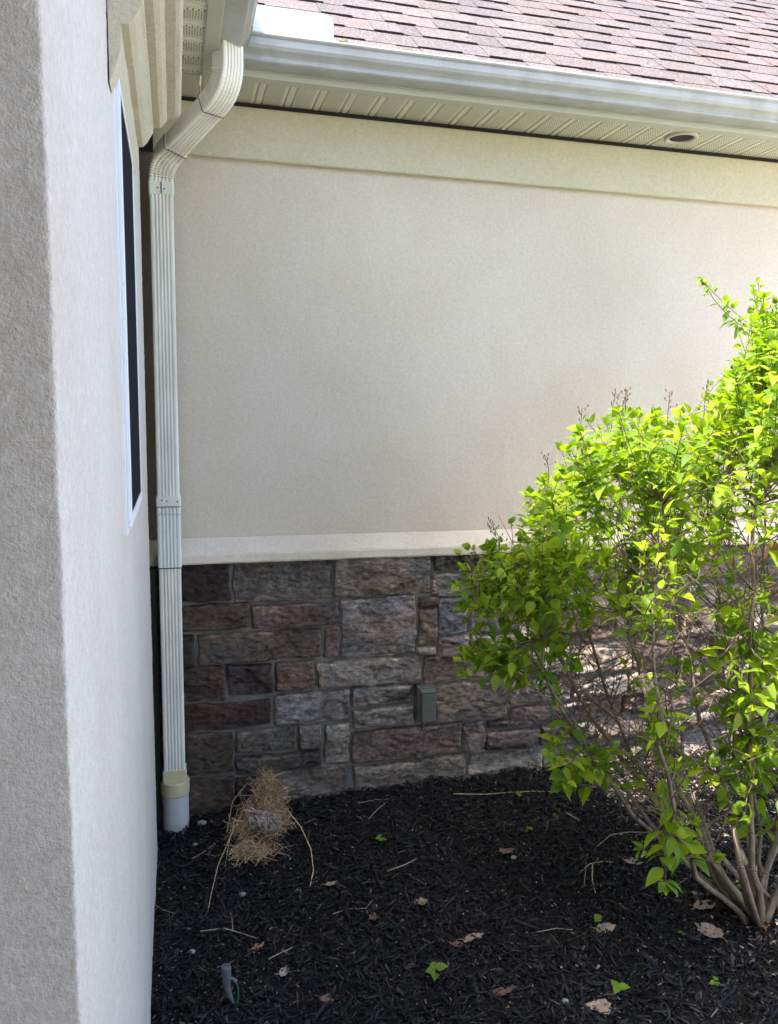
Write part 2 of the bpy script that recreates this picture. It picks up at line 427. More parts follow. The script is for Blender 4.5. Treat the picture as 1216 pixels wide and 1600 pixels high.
for l in ST_.split('\n'):
    q = [float(x) for x in l.split()]; rects.append((q[0], q[3], q[2], q[1], tuple(q[4:])))
pal = [(110, 100, 92), (118, 110, 106), (98, 80, 74), (124, 116, 106), (104, 92, 86), (92, 74, 66)]
def fill(x0, x1, z0, z1):
    x = x0
    while x < x1 - .04:
        wd = min(random.uniform(.14, .42), x1 - x)
        if x1 - x - wd < .08: wd = x1 - x
        if z1 - z0 > .14 and random.random() < .4:
            zm = z0 + (z1 - z0) * random.uniform(.4, .6)
            rects.append((x, z0, x + wd - .014, zm - .007, random.choice(pal))); rects.append((x, zm + .007, x + wd - .014, z1, random.choice(pal)))
        else: rects.append((x, z0, x + wd - .014, z1, random.choice(pal)))
        x += wd
for x0, z0, z1 in ((1.235, .78, .935), (1.21, .768, .769)):
    if z1 - z0 > .05: fill(x0, 4.1, z0, z1)
fill(2.015, 4.1, .668, .765); fill(1.785, 4.1, .545, .654); fill(1.875, 4.1, .405, .528); fill(1.855, 4.1, .300, .392)
fill(1.835, 4.1, .204, .286); fill(1.995, 4.1, .106, .190); fill(1.965, 4.1, -.03, .092)
for z0, z1 in ((.78, .935), (.68, .766), (.56, .666), (.42, .545), (.3, .405), (.125, .285), (-.03, .112)): fill(-.6, -.004, z0, z1)
allV, allF, allC = [], [], []; base = 0
for si, (x0, z0, x1, z1, col) in enumerate(rects):
    x0 -= .0045; x1 += .0045; z0 -= .0035; z1 += .0045
    wd, ht = x1 - x0, z1 - z0
    res = .0055 if x1 < 2.4 and x0 > -.15 else .014
    nx = max(4, int(wd / res)); nz = max(4, int(ht / res))
    U, W_ = np.meshgrid(np.linspace(0, 1, nx + 1), np.linspace(0, 1, nz + 1), indexing='ij')
    X = x0 + U * wd; Zz = z0 + W_ * ht
    ox = rng.rand() * 90; oz = rng.rand() * 90
    # wobbling outline
    X = X + (fbm(Zz * 22 + ox, Zz * 0 + oz, 3) - .5) * .020 * np.abs(2 * U - 1)
    Zz = Zz + (fbm(X * 16 + ox, X * 0 + oz + 5 * (W_ > .5), 3) - .5) * .020 * np.abs(2 * W_ - 1)
    ex = np.minimum(U, 1 - U) * wd; ez = np.minimum(W_, 1 - W_) * ht
    e = np.minimum(ex, ez); r_ = .010
    cr = np.clip(r_ - ex, 0, None) ** 2 + np.clip(r_ - ez, 0, None) ** 2
    e = np.where((ex < r_) & (ez < r_), np.clip(r_ - np.sqrt(cr), 0, None), e)
    dome = .025 * (1 - np.exp(-e / .0036))
    # split-face relief: a few tilted planes plus broken strata
    pl_ = np.full(X.shape, 1e9)
    for k_ in range(5):
        a1, a2 = rng.normal(0, .10), rng.normal(0, .16)
        pl_ = np.minimum(pl_, .010 + a1 * (X - x0 - wd * rng.rand()) * .6 + a2 * (Zz - z0 - ht * rng.rand()))
    pl_ = np.clip(pl_, -.012, .016)
    n1 = fbm(X * 14 + ox, Zz * 24 + oz, 5); n2 = np.abs(fbm(X * 20 + oz, Zz * 42 + ox + X * 9, 4) - .5)
    st = (np.floor(n1 * 9) + np.clip((n1 * 9 % 1) * 3, 0, 1)) / 9
    rel = pl_ * 1.3 + (st - .5) * .040 - n2 * .030 + (fbm(X * 75, Zz * 95, 3) - .5) * .009 + (1 - np.abs(fbm(X * 34 + ox, Zz * 50 + X * 12, 4) * 2 - 1)) ** 2 * .010
    rel = rel * (.75 if wd * ht > .03 else [.8, 1.0, 1.3, 1.5][si % 4])
    Y = 2.978 - dome - rel * np.clip(e / .011, 0, 1)
    Y = np.maximum(Y, 2.9365)
    Y = np.where(e > .004, np.minimum(Y, 2.962 + .004 * n1), Y)
    Y = np.where(e <= 0, 2.982, Y)
    v = np.stack([X.ravel(), Y.ravel(), Zz.ravel()], 1)
    I, J = np.meshgrid(np.arange(nx), np.arange(nz), indexing='ij'); s_ = nz + 1
    f = np.stack([I*s_+J, (I+1)*s_+J, (I+1)*s_+J+1, I*s_+J+1], -1).reshape(-1, 4)
    allV.append(v); allF.append(f + base); base += len(v)
    lc = np.array(lin(col)); lc = (lc * .64 + lc.mean() * np.array([1.05, 1., .93]) * .36) * (2.2 if x0 > .25 else 1.6)
    # patchy pale rim on the arrises, edge highlights painted along with bloom and wear; rusty or grey blotches in the face
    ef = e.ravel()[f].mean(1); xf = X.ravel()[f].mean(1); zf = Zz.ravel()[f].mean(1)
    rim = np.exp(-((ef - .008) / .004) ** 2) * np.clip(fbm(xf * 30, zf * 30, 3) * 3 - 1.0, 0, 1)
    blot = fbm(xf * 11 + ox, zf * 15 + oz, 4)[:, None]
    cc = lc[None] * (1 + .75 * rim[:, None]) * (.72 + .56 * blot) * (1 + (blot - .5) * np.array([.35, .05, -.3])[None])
    allC.append(cc)
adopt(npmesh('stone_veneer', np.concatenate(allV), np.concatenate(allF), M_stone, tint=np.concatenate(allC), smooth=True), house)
nx, nz = 420, 110
U, W_ = np.meshgrid(np.linspace(-.62, 4.2, nx + 1), np.linspace(-.25, .936, nz + 1), indexing='ij')
Y = 2.9725 + (fbm(U * 30, W_ * 30, 4) - .5) * .010
I, J = np.meshgrid(np.arange(nx), np.arange(nz), indexing='ij'); s_ = nz + 1
adopt(npmesh('mortar', np.stack([U.ravel(), Y.ravel(), W_.ravel()], 1), np.stack([I*s_+J, (I+1)*s_+J, (I+1)*s_+J+1, I*s_+J+1], -1).reshape(-1, 4), M_mortar, smooth=True), house)

# eaves ------------------------------------------------------------
side = thing('house_wing', 'near house wing on the left with pale rough stucco wall, deep eave and one window', 'house', (-1.0, 1.7, 0))
XS = .107; XFa = .15; YS = 2.785; YFa = 2.74
YN = -.8   # near end of the left eave
def soffit(axis, par):
    "ribbed vinyl panels; ribs run across the eave"
    pitch = .1016; prof = [(0, 0), (.006, .005), (.012, .0), (.016, .0), (.076, .0), (.082, .005), (.088, 0), (pitch, 0)]
    vs = []; fs = []; uv = []
    if axis == 'x': s0, s1 = XS - .002, 4.2
    else: s0, s1 = YN, YS
    n = int((s1 - s0) / pitch) + 1; k_ = 0
    for i in range(n):
        for p, h in prof:
            s_ = s0 + i * pitch + p
            if s_ > s1: s_ = s1
            if axis == 'x':
                for y in (YS - .004, YB - .004): vs.append((s_, y, SOF + h)); uv.append((s_, y))
            else:
                far = .107
                for x in (-.64 if s_ > YE else -.09, far): vs.append((x, s_, SOF + h)); uv.append((s_, x))
            k_ += 1
    for i in range(k_ - 1): fs.append((2*i, 2*i+1, 2*i+3, 2*i+2))
    me = bpy.data.meshes.new('soffit'); me.from_pydata(vs, [], fs); l_ = me.uv_layers.new(name='UVMap')
    for lp in me.loops: l_.data[lp.index].uv = uv[lp.vertex_index]
    o = link('soffit', me, M_vent); adopt(o, par); return o
so1 = soffit('x', house); so2 = soffit('y', side)
b = MB(); b.box((-.62, YB - .022, SOF - .0145), (4.2, YB - .001, SOF - .002)); b.box((-.62, YB - .05, SOF + .012), (4.2, YB, SOF + .03)); kid(b, 'soffit_gap_shade', M_dark, house)  # near-black strip painting the shade between soffit and frieze
# short return of plain soffit in the inner corner + mitre strip
b = MB(); b.box((-.62, YS + .002, SOF - .001), (XS - .004, YB - .014, SOF + .007)); kid(b, 'corner_soffit', M_soffit, house)
b = MB(); b.box((XFa - .043, YFa, SOF - .006), (4.2, YS, SOF + .012)); b.box((XFa - .035, YFa + .002, SOF + .012), (4.2, YFa + .03, SOF + .12)); kid(b, 'fascia', M_soffit, house, bevel=.002)
b = MB(); b.box((XS, YN, SOF - .005), (XFa, YFa - .001, SOF + .012)); b.box((XFa - .03, YN, SOF + .012), (XFa - .002, YFa - .002, SOF + .12)); kid(b, 'fascia', M_soffit, side, bevel=.002)
# gutters: K profile, mitred in the inner corner
GB = Z + 1.074
gp_ = [(.001, .075), (.001, 0), (.058, 0), (.064, .001), (.068, .004), (.0685, .008), (.064, .011), (.0655, .017), (.074, .024), (.086, .031), (.0925, .040), (.0935, .055), (.0925, .060), (.099, .063), (.102, .067), (.101, .0715), (.097, .073), (.0935, .070), (.091, .060), (.090, .041), (.084, .033), (.062, .018), (.058, .004), (.004, .004), (.004, .075)]
b = MB(); b.ext([(p, GB + z) for p, z in gp_], lambda p, z: (XFa + p, YFa - p, z), lambda p, z: (4.2, YFa - p, z), 'x'); o = kid(b, 'gutter', M_gutter, house, bevel=.0012)
b = MB(); b.ext([(p, GB + z) for p, z in gp_], lambda p, z: (XFa + p, YN, z), lambda p, z: (XFa + p, YFa - p, z), 'y'); gl = kid(b, 'gutter', M_gutter, side, bevel=.0012)
# corner strip over the mitre
b = MB()
pts = [(p + .0012, GB + z) for p, z in gp_[2:16]]
vs = []
for p, z in pts:
    vs += [(XFa + p + .001, YFa - p - .03, z), (XFa + p + .001, YFa - p - .001, z), (XFa + p + .034, YFa - p - .001, z)]
fs = []
for i in range(len(pts) - 1):
    fs += [(3*i, 3*i+1, 3*i+4, 3*i+3), (3*i+1, 3*i+2, 3*i+5, 3*i+4)]
b.add(vs, fs); kid(b, 'mitre_strip', M_gutter, house)
# splash guard
b = MB(); x0, x1 = .2525, .505; y0 = YFa - .098; z0, z1 = GB + .071, GB + .148
outl = [(x0, z0), (x1, z0)] + [(x1 - .03 + .03 * math.cos(a), z1 - .03 + .03 * math.sin(a)) for a in np.linspace(0, math.pi / 2, 7)] + [(x0, z1)]
b.ext(outl, lambda p, z: (p, y0 - (z - z0) * .05, z), lambda p, z: (p, y0 + .003 - (z - z0) * .05, z), 'y')
b.box((x0 - .003, y0 - .16, z0), (x0, y0 + .003, z1)); kid(b, 'splash_guard', M_white, house)

# roofs ------------------------------------------------------------
SHC = [(.146, .126, .122), (.140, .126, .126), (.150, .131, .126), (.132, .119, .121), (.162, .128, .121), (.147, .131, .128), (.153, .136, .131)]
def roof(axis, smax):
    b = MB(); expo = .1365; nrow = int(smax / expo)
    def pt(a, s_, h):
        yy = s_ * CT - h * ST; zz = s_ * ST + h * CT
        if axis == 'x': return (a, 2.700 + yy, Z + 1.150 + zz)
        return (.190 - yy, a, Z + 1.150 + zz)
    for r in range(nrow + 1):
        s0 = r * expo - .02; s1 = s0 + expo + .012
        if axis == 'x': a0, a1 = .190 - s0 * CT, 4.4
        else: a0, a1 = YN - .1, 2.700 + s0 * CT
        a = a0 - random.uniform(0, .15)
        raised = random.random() < .5
        while a < a1:
            wd = random.uniform(.10, .26) if raised else random.uniform(.07, .2)
            e = min(a + wd, a1); s_ = max(a, a0)
            if e - s_ > .01:
                h = .0095 if raised else .0050
                hb = .001
                q_ = random.uniform(.74, .88); col = random.choice(SHC); col = tuple(v * q_ for v in col)
                g = .0012 if random.random() < .3 else -.0004
                vs = [pt(s_, s0, hb - .006), pt(e - g, s0, hb - .006), pt(e - g, s1, hb - .006), pt(s_, s1, hb - .006),
                      pt(s_, s0, h), pt(e - g, s0, h), pt(e - g, s1, h * .3), pt(s_, s1, h * .3)]
                b.add(vs, [(0,3,2,1),(4,5,6,7),(1,2,6,5),(2,3,7,6),(3,0,4,7)], col)
                b.add([vs[0], vs[1], vs[5], vs[4]], [(0, 1, 2, 3)], (.04, .03, .03))
            a = e; raised = not raised
    return b
kid(roof('x', 5.0), 'roof', M_shingle, house, fix=False)
kid(roof('y', 6.5), 'roof', M_shingle, side, fix=False)
# recessed round vent in the soffit
vx, vy = 1.9, 2.856
b = MB(); b.lathe([(.062, -.0005), (.062, -.006), (.057, -.009), (.048, -.008), (.045, -.002), (.045, .006)], (vx, vy, SOF), 40)
rv = kid(b, 'round_vent', M_soffit, house, smooth=True)
b = MB(); b.lathe([(.0002, -.0035), (.046, -.003), (.046, .0005)], (vx, vy, SOF), 32); o = kid(b, 'vent_opening', M_dark, house)

# ================================================================== near wing wall, with a worn rounded corner
def sidewall():
    prof = [(-3.2, YF)] + [(-1.2, YF), (-.6, YF)] + [(x, YF) for x in np.linspace(-.45, XL - .005, 60)]
    for a in np.linspace(-math.pi / 2, 0, 7)[1:-1]: prof.append((XL - .004 + .004 * math.cos(a), YF + .004 + .004 * math.sin(a)))
    prof += [(XL, y) for y in np.linspace(YF + .005, 1.3, 90)] + [(XL, y) for y in np.linspace(1.32, YE - .012, 50)]
    for a in np.linspace(0, math.pi / 2, 6)[1:]: prof.append((XL - .010 + .010 * math.cos(a), YE - .010 + .010 * math.sin(a)))
    prof += [(-.3, YE), (-.62, YE), (-.62, 3.2)]
    zs = np.linspace(-.15, SOF + .06, 700); P = np.array(prof)
    T = np.gradient(P, axis=0); T /= np.linalg.norm(T, axis=1)[:, None]; Nn = np.stack([T[:, 1], -T[:, 0]], 1)
    s_ = np.concatenate([[0], np.cumsum(np.linalg.norm(np.diff(P, axis=0), axis=1))])
    SS, ZZ = np.meshgrid(s_, zs, indexing='ij')
    d = (fbm(SS * 130, ZZ * 130, 3) - .5) * .0020 + (fbm(SS * 9, ZZ * 5, 3) - .5) * .004
    X = P[:, 0][:, None] + Nn[:, 0][:, None] * d; Y = P[:, 1][:, None] + Nn[:, 1][:, None] * d
    V = np.stack([X.ravel(), Y.ravel(), ZZ.ravel()], 1); nz = len(zs)
    I, J = np.meshgrid(np.arange(len(P) - 1), np.arange(nz - 1), indexing='ij')
    return V, np.stack([I*nz+J, (I+1)*nz+J, (I+1)*nz+J+1, I*nz+J+1], -1).reshape(-1, 4)
V, F = sidewall(); adopt(npmesh('stucco_wall', V, F, M_side, smooth=True), side)
b = MB(); b.box((-3.4, -1.3, -.1), (1.05, -.95, SOF + .05)); kid(b, 'unseen_shade_wall', M_brown, side)  # unseen wall added behind the camera to darken the front stucco face
b = MB(); b.box((-3.4, -.94, SOF + .012), (-.093, YF - .003, SOF + .05)); kid(b, 'unseen_shade_ceiling', M_soffit, side)  # unseen ceiling added to keep sky light off the front face
b = MB(); b.box((-.62, 2.985, Z - .46), (-.045, 2.998, Z + .862)); kid(b, 'corner_shade_sheet', M_brown, house)  # brown sheet standing in for shade on the recessed stucco
b = MB(); b.box((-.62, 2.962, Z + .864), (-.05, 2.9715, SOF - .016)); kid(b, 'corner_dark_shade', M_dark, house)  # near-black sheet painting the deep shade at the recess top
b = MB(); b.box((-.62, 2.90, -.1), (-.072, 2.934, Z - .556)); kid(b, 'corner_dark_shade', M_dark, house)  # near-black sheet painting shade in front of the recess stones
# window head moulding
tp = [(-.086, .502), (-.078, .520), (-.068, .553), (-.0665, .588), (-.0555, .5905), (-.047, .600), (-.037, .617), (-.033, .622), (-.032, .6335), (-.018, .6345), (-.009, .641), (-.003, .652), (-.001, .656), (.016, .658), (.024, .663), (.029, .670), (.029, .712), (-.086, .74)]
b = MB()
ys = np.linspace(1.39, 2.0, 60); vs = []; fs = []; n_ = len(tp)
for i, y in enumerate(ys):
    for j, (x, z) in enumerate(tp):
        q = (fbm(y * 14 + j, j * 2.7, 3) - .5) * .0028 if 0 < j < n_ - 1 else 0
        vs.append((x + q, y, Z + z - q))
for i in range(len(ys) - 1):
    for j in range(n_): fs.append((i*n_+j, i*n_+(j+1) % n_, (i+1)*n_+(j+1) % n_, (i+1)*n_+j))
fs += [tuple(range(n_)), tuple((len(ys)-1)*n_+j for j in range(n_))[::-1]]
b.add(vs, fs); kid(b, 'window_head', M_trim, side)
# window: stands a little proud of the stucco
win = bpy.data.objects.new('window', None)
b = MB(); y0, y1, z0, z1 = 1.45, 1.915, Z - .204, Z + .54
def ring(b, xa, xb, wy, wz, dy=0):
    b.box((xa, y0 - dy, z0 - dy), (xb, y0 + wy, z1)); b.box((xa, y1 - wy, z0 - dy), (xb, y1 + dy, z1)); b.box((xa, y0 + wy, z0 - dy), (xb, y1 - wy, z0 + wz)); b.box((xa, y0 + wy, z1 - wz), (xb, y1 - wy, z1))
ring(b, -.094, -.0815, .03, .022, .012)
wf = kid(b, 'window', M_frame, side, bevel=.001)
b = MB(); y0 += .001; y1 -= .001; z0 += .001; ring(b, -.0813, -.0745, .022, .020); o = b.build('window_frame', M_frame, None, bevel=.001); o.parent = wf
b = MB(); b.box((-.079, y0 + .02, z0 + .018), (-.0765, y1 - .02, z1)); o = b.build('insect_screen', M_screen, None); o.parent = wf

# ================================================================== downspout
dsp = thing('downspout', 'pale grey-green ribbed downspout in the inner corner, with elbows at its top', 'downspout', (-.026, 2.905, 0))
def section(c, W, Nn, w=.076, d=.056, ribs=True, grow=0):
    "rounded rectangle with ribs on the front; W across, Nn out of the front"
    pts = []; hw, hd, r = w/2 + grow, d/2 + grow, .006
    def add(u, v): pts.append(c + W * u + Nn * v)
    nr = 5
    add(-hw, -hd + r); add(-hw, hd - r); add(-hw + r*.3, hd - r*.3); add(-hw + r, hd)
    span = 2 * (hw - .010)
    for i in range(nr):
        u0 = -hw + .010 + span * i / nr; s_ = span / nr
        dp = .0035 if ribs else 0
        add(u0 + s_*.12, hd); add(u0 + s_*.30, hd - dp); add(u0 + s_*.62, hd - dp); add(u0 + s_*.82, hd)
    add(hw - r, hd); add(hw - r*.3, hd - r*.3); add(hw, hd - r)
    add(hw, -hd + r); add(hw - r, -hd); add(-hw + r, -hd)
    return pts
def sweep(name, path, Ws, mat, crimp=None, w=.076, d=.056, grow=0, ribs=True, cap=True):
    vs = []; fs = []; n = None
    for i, p in enumerate(path):
        t = (path[min(i+1, len(path)-1)] - path[max(i-1, 0)]).normalized()
        W = Ws[i]; W = (W - t * W.dot(t)).normalized(); Nn = t.cross(W).normalized()
        if Nn.dot(Vector((.3, -1, 0))) < 0 and abs(Nn.z) < .8: Nn = -Nn
        if Nn.y > 0: Nn = -Nn
        pts = section(p, W, Nn, w, d, ribs, grow)
        if crimp and crimp[i]:
            off = crimp[i]; q = []
            for z_ in pts:
                r_ = z_ - p; k_ = r_.dot(Nn) / (d / 2)
                q.append(z_ + r_.normalized() * off * (1.0 if (k_ * crimp_side) > -.2 else .15))
            pts = q
        n = len(pts); vs += pts
    for i in range(len(path) - 1):
        for j in range(n): fs.append((i*n+j, i*n+(j+1) % n, (i+1)*n+(j+1) % n, (i+1)*n+j))
    if cap: fs += [tuple(range(n)), tuple((len(path)-1)*n+j for j in range(n))[::-1]]
    b = MB(); b.add(vs, fs); return kid(b, name, mat, dsp)
PX, PY = -.026, 2.905
P0 = Vector((.176, 2.600, Z + 1.080)); P3 = Vector((PX, PY, Z + .700))
A = Vector((.176, 2.600, Z + .960)); B_ = Vector((PX, PY, Z + .815))
def arc(p, c, q, n, r):
    "rounded corner at c between p and q"
    a = (p - c).normalized(); b_ = (q - c).normalized(); s_ = c + a * r; e = c + b_ * r; o = []
    for i in range(n + 1):
        t = i / n; o.append(s_ * (1-t)**2 + c * (2*t*(1-t)) + e * t**2)
    return o
W0 = Vector((.80, .60, 0)); W1 = Vector((1, 0, 0))
crimp_side = 1
e1 = arc(P0, A, B_, 40, .070); e2 = arc(A, B_, P3, 40, .068)
for_crimp = lambda n, a: [0] + [((.0010 if i % 3 else -.0052) if 4 < i < n - 4 else 0) * a for i in range(n)] + [0]
top = [P0] + e1 + [e1[-1].lerp(e2[0], .12)]
cr = for_crimp(len(e1), 1); crimp_side = -1
sweep('elbow', top, [W0] * len(top), M_pipe, cr, grow=.0015)
mid = [e1[-1].lerp(e2[0], t) for t in np.linspace(.02, .98, 8)]
sweep('diagonal_pipe', mid, [W0.lerp(W1, t) for t in np.linspace(0, 1, 8)], M_pipe)
low = [e1[-1].lerp(e2[0], .88)] + e2 + [P3]
cr = for_crimp(len(e2), .8); crimp_side = 1
sweep('elbow', low, [W1] * len(low), M_pipe, cr, grow=.0018)
for pth, ww in ((mid[0:2], W0), (mid[-2:], W1)):
    c_ = (pth[0] + pth[1]) / 2; dd_ = (pth[1] - pth[0]).normalized() * .0012; sweep('seam', [c_ - dd_, c_ + dd_], [ww, ww], M_seam, grow=.0032, ribs=False)
def vpipe(name, za, zb, mat, grow=0, ribs=True, n=2):
    pa = [Vector((PX, PY, z)) for z in np.linspace(za, zb, n)]
    return sweep(name, pa, [W1] * n, mat, None, grow=grow, ribs=ribs)
vpipe('pipe', Z + .735, Z - .300, M_pipe)
st1 = vpipe('strap', Z + .745, Z + .705, M_pipe, .0035, False)
vpipe('coupling', Z - .362, Z - .548, M_pipe2, .0022)
vpipe('strap', Z - .298, Z - .332, M_pipe, .0042, False)
vpipe('coupling', Z - .333, Z - .360, M_pipe2, .0030, True)
vpipe('pipe', Z - .546, Z - 1.325, M_pipe)
for xx, zz in ((PX - .012, Z + .724), (PX + .010, Z + .722), (PX - .006, Z - .314), (PX - .022, Z - .310), (PX + .03, Z - .316)):
    vs = [(xx + .003 * math.cos(a), PY - .0335, zz + .003 * math.sin(a)) for a in np.linspace(0, 2*math.pi, 9)[:-1]]; b = MB(); b.add(vs, [tuple(range(8))]); kid(b, 'screw', M_stake, dsp)
for a_, c_ in (((PX - .0015, PY - .0335, Z + .707), (PX + .0015, PY - .0315, Z + .744)), ((PX - .04, PY - .0340, Z - .3345), (PX + .04, PY - .0300, Z - .3325)), ((PX - .042, PY - .0318, Z - .551), (PX + .042, PY - .029, Z - .5485))):
    b = MB(); b.box(a_, c_); kid(b, 'seam', M_dark, dsp)
# beige adapter and white drain pipe
def rr(hw, hd, r, z, n=5):
    o = []
    for cx_, cy_, a0 in ((hw-r, hd-r, 0), (-hw+r, hd-r, 90), (-hw+r, -hd+r, 180), (hw-r, -hd+r, 270)):
        for a in np.linspace(a0, a0+90, n): o.append((PX + cx_ + r*math.cos(math.radians(a)), PY + cy_ + r*math.sin(math.radians(a)), z))
    return o
b = MB(); rings = [rr(.0425, .032, .006, Z - 1.292), rr(.043, .0325, .006, Z - 1.335)]; n = 20
b.add([p for r in rings for p in r], [(j, (j+1) % n, n+(j+1) % n, n+j) for j in range(n)] + [tuple(range(n))])
b.lathe([(.030, -1.336 + 0), (.046, -1.336), (.0495, -1.334), (.0515, -1.338), (.0515, -1.384), (.050, -1.388), (.046, -1.388)], (PX, PY, Z), 40)
kid(b, 'adapter', M_adapt, dsp, bevel=.001)
b = MB(); pr = []
zz = -1.386
while zz > -1.60: pr += [(.0475, zz), (.0482, zz - .0025), (.0475, zz - .005)]; zz -= .0062
b.lathe(pr, (PX, PY, Z), 40); kid(b, 'drain_pipe', M_pvc, dsp, smooth=True)

# ================================================================== outlet box
ob = thing('outlet_box', 'small grey-green weatherproof box mounted low on the stone wall', 'electrical box', (.935, 2.95, .345))
b = MB(); b.box((.900, 2.925, .272), (.972, 2.985, .414)); kid(b, 'box_body', M_box, ob, bevel=.004)
b = MB()
b.add([(.909, 2.924, .278), (.971, 2.924, .278), (.971, 2.924, .408), (.909, 2.924, .408), (.911, 2.898, .280), (.969, 2.898, .280), (.969, 2.898, .392), (.911, 2.898, .392)], [(0,3,2,1),(4,5,6,7),(0,1,5,4),(1,2,6,5),(2,3,7,6),(3,0,4,7)])
kid(b, 'box_cover', M_box, ob, bevel=.003)
b = MB(); b.tube([(.93, 2.94, .274), (.93, 2.945, .240), (.928, 2.97, .225)], .006, 8); kid(b, 'cable', M_stake, ob)
b = MB(); b.tube([(.912, 2.9, .400), (.968, 2.9, .400)], .0035, 8); kid(b, 'hinge', M_stake, ob)

# ================================================================== shrub
SB = Vector((1.665, 1.875, .0))
shrub = thing('shrub', 'large leafy green shrub with many bare lower stems growing in the mulch', 'shrub', SB)
LV, LF = [], []
def leaf(p, d, up, L, w=None, fold=.25, droop=.3, store=None):
    "ovate leaf: p base, d direction, up surface normal"
    st = store if store is not None else (LV, LF)
    d = d.normalized(); s_ = d.cross(up)
    if s_.length < 1e-5: s_ = d.orthogonal()
    s_.normalize(); up = s_.cross(d).normalized(); w = w or L * .36
    n0 = len(st[0]); prof = [(0, 0), (.12, .62), (.30, 1.0), (.52, .88), (.75, .50), (1, 0)]
    for i, (t, ww) in enumerate(prof):
        c = p + d * (L * t * (1 - .10 * t)) - up * (droop * L * t * t)
        if i in (0, 5): st[0].append(tuple(c)); continue
        e = up * (w * ww * fold)
        st[0].append(tuple(c + s_ * (w * ww) + e)); st[0].append(tuple(c)); st[0].append(tuple(c - s_ * (w * ww) + e))
    f = st[1]; f += [(n0, n0+2, n0+1), (n0, n0+3, n0+2)]
    for i in range(3):
        a = n0 + 1 + 3*i; f += [(a, a+1, a+4, a+3), (a+1, a+2, a+5, a+4)]
    a = n0 + 10; f += [(a, a+1, n0+13), (a+1, a+2, n0+13)]
def bez(a, b_, c, d, n):
    return [a*(1-t)**3 + b_*(3*t*(1-t)**2) + c*(3*t*t*(1-t)) + d*t**3 for t in np.linspace(0, 1, n)]
R = random.Random(5)
def rv(s_): return Vector((R.gauss(0, s_), R.gauss(0, s_), R.gauss(0, s_)))
def ztop(x, y):
    # height of the crown over the plan, measured from the photo outline
    xs_ = [.80, .91, 1.01, 1.10, 1.20, 1.32, 1.45, 1.60, 1.75, 2.1, 2.4, 2.7]
    zs_ = [1.06, 1.23, 1.37, 1.49, 1.53, 1.52, 1.52, 1.66, 1.84, 1.86, 1.7, 1.4]
    z = float(np.interp(x / y * 2.05, xs_, zs_))
    if z > 1.485: z = 1.485 + (z - 1.485) * y / 2.05
    return z - .45 * max(0, abs(y - 2.0) - .28)
nodes = []
stems = []
tops = [(1.05, 2.1, 1.10), (.98, 2.25, .95), (1.2, 1.8, 1.25), (1.3, 2.3, 1.3), (1.45, 1.75, 1.35), (1.5, 2.15, 1.5), (1.62, 1.95, 1.7), (1.72, 2.3, 1.55),
        (1.85, 1.8, 1.5), (1.95, 2.15, 1.6), (2.15, 2.0, 1.4), (1.35, 2.0, 1.35), (1.15, 2.4, 1.1), (2.3, 2.3, 1.2), (1.75, 1.65, 1.3), (1.55, 2.4, 1.2)]
for i, tt in enumerate(tops):
    T = Vector(tt); a0 = SB + Vector((R.uniform(-.045, .045), R.uniform(-.045, .045), -.02))
    h = Vector((T.x - SB.x, T.y - SB.y, 0)); out = h * (R.uniform(.35, .55) if T.x > 1.5 else R.uniform(.55, .95))
    p1 = a0 + out * .8 + Vector((0, 0, (.16 if T.x > 1.5 else .24) + R.uniform(0, .1))); p2 = a0 + out * 1.5 + Vector((R.gauss(0, .11), R.gauss(0, .11), T.z * .62))
    pts = bez(a0, p1, p2, T, 16); pts = [p + rv(.009) for p in pts]
    r0 = R.uniform(.0055, .0125)
    rad = [r0 * (1 - .72 * (k_ / 15)) for k_ in range(16)]; rad[0] *= 1.25
    b = MB(); b.tube(pts, rad, 8)
    stems.append(kid(b, 'stem', M_bark, shrub, smooth=True, fix=False))
    nodes += [(pts[k_], rad[k_]) for k_ in range(5, 16)]
NP = np.array([tuple(n[0]) for n in nodes])
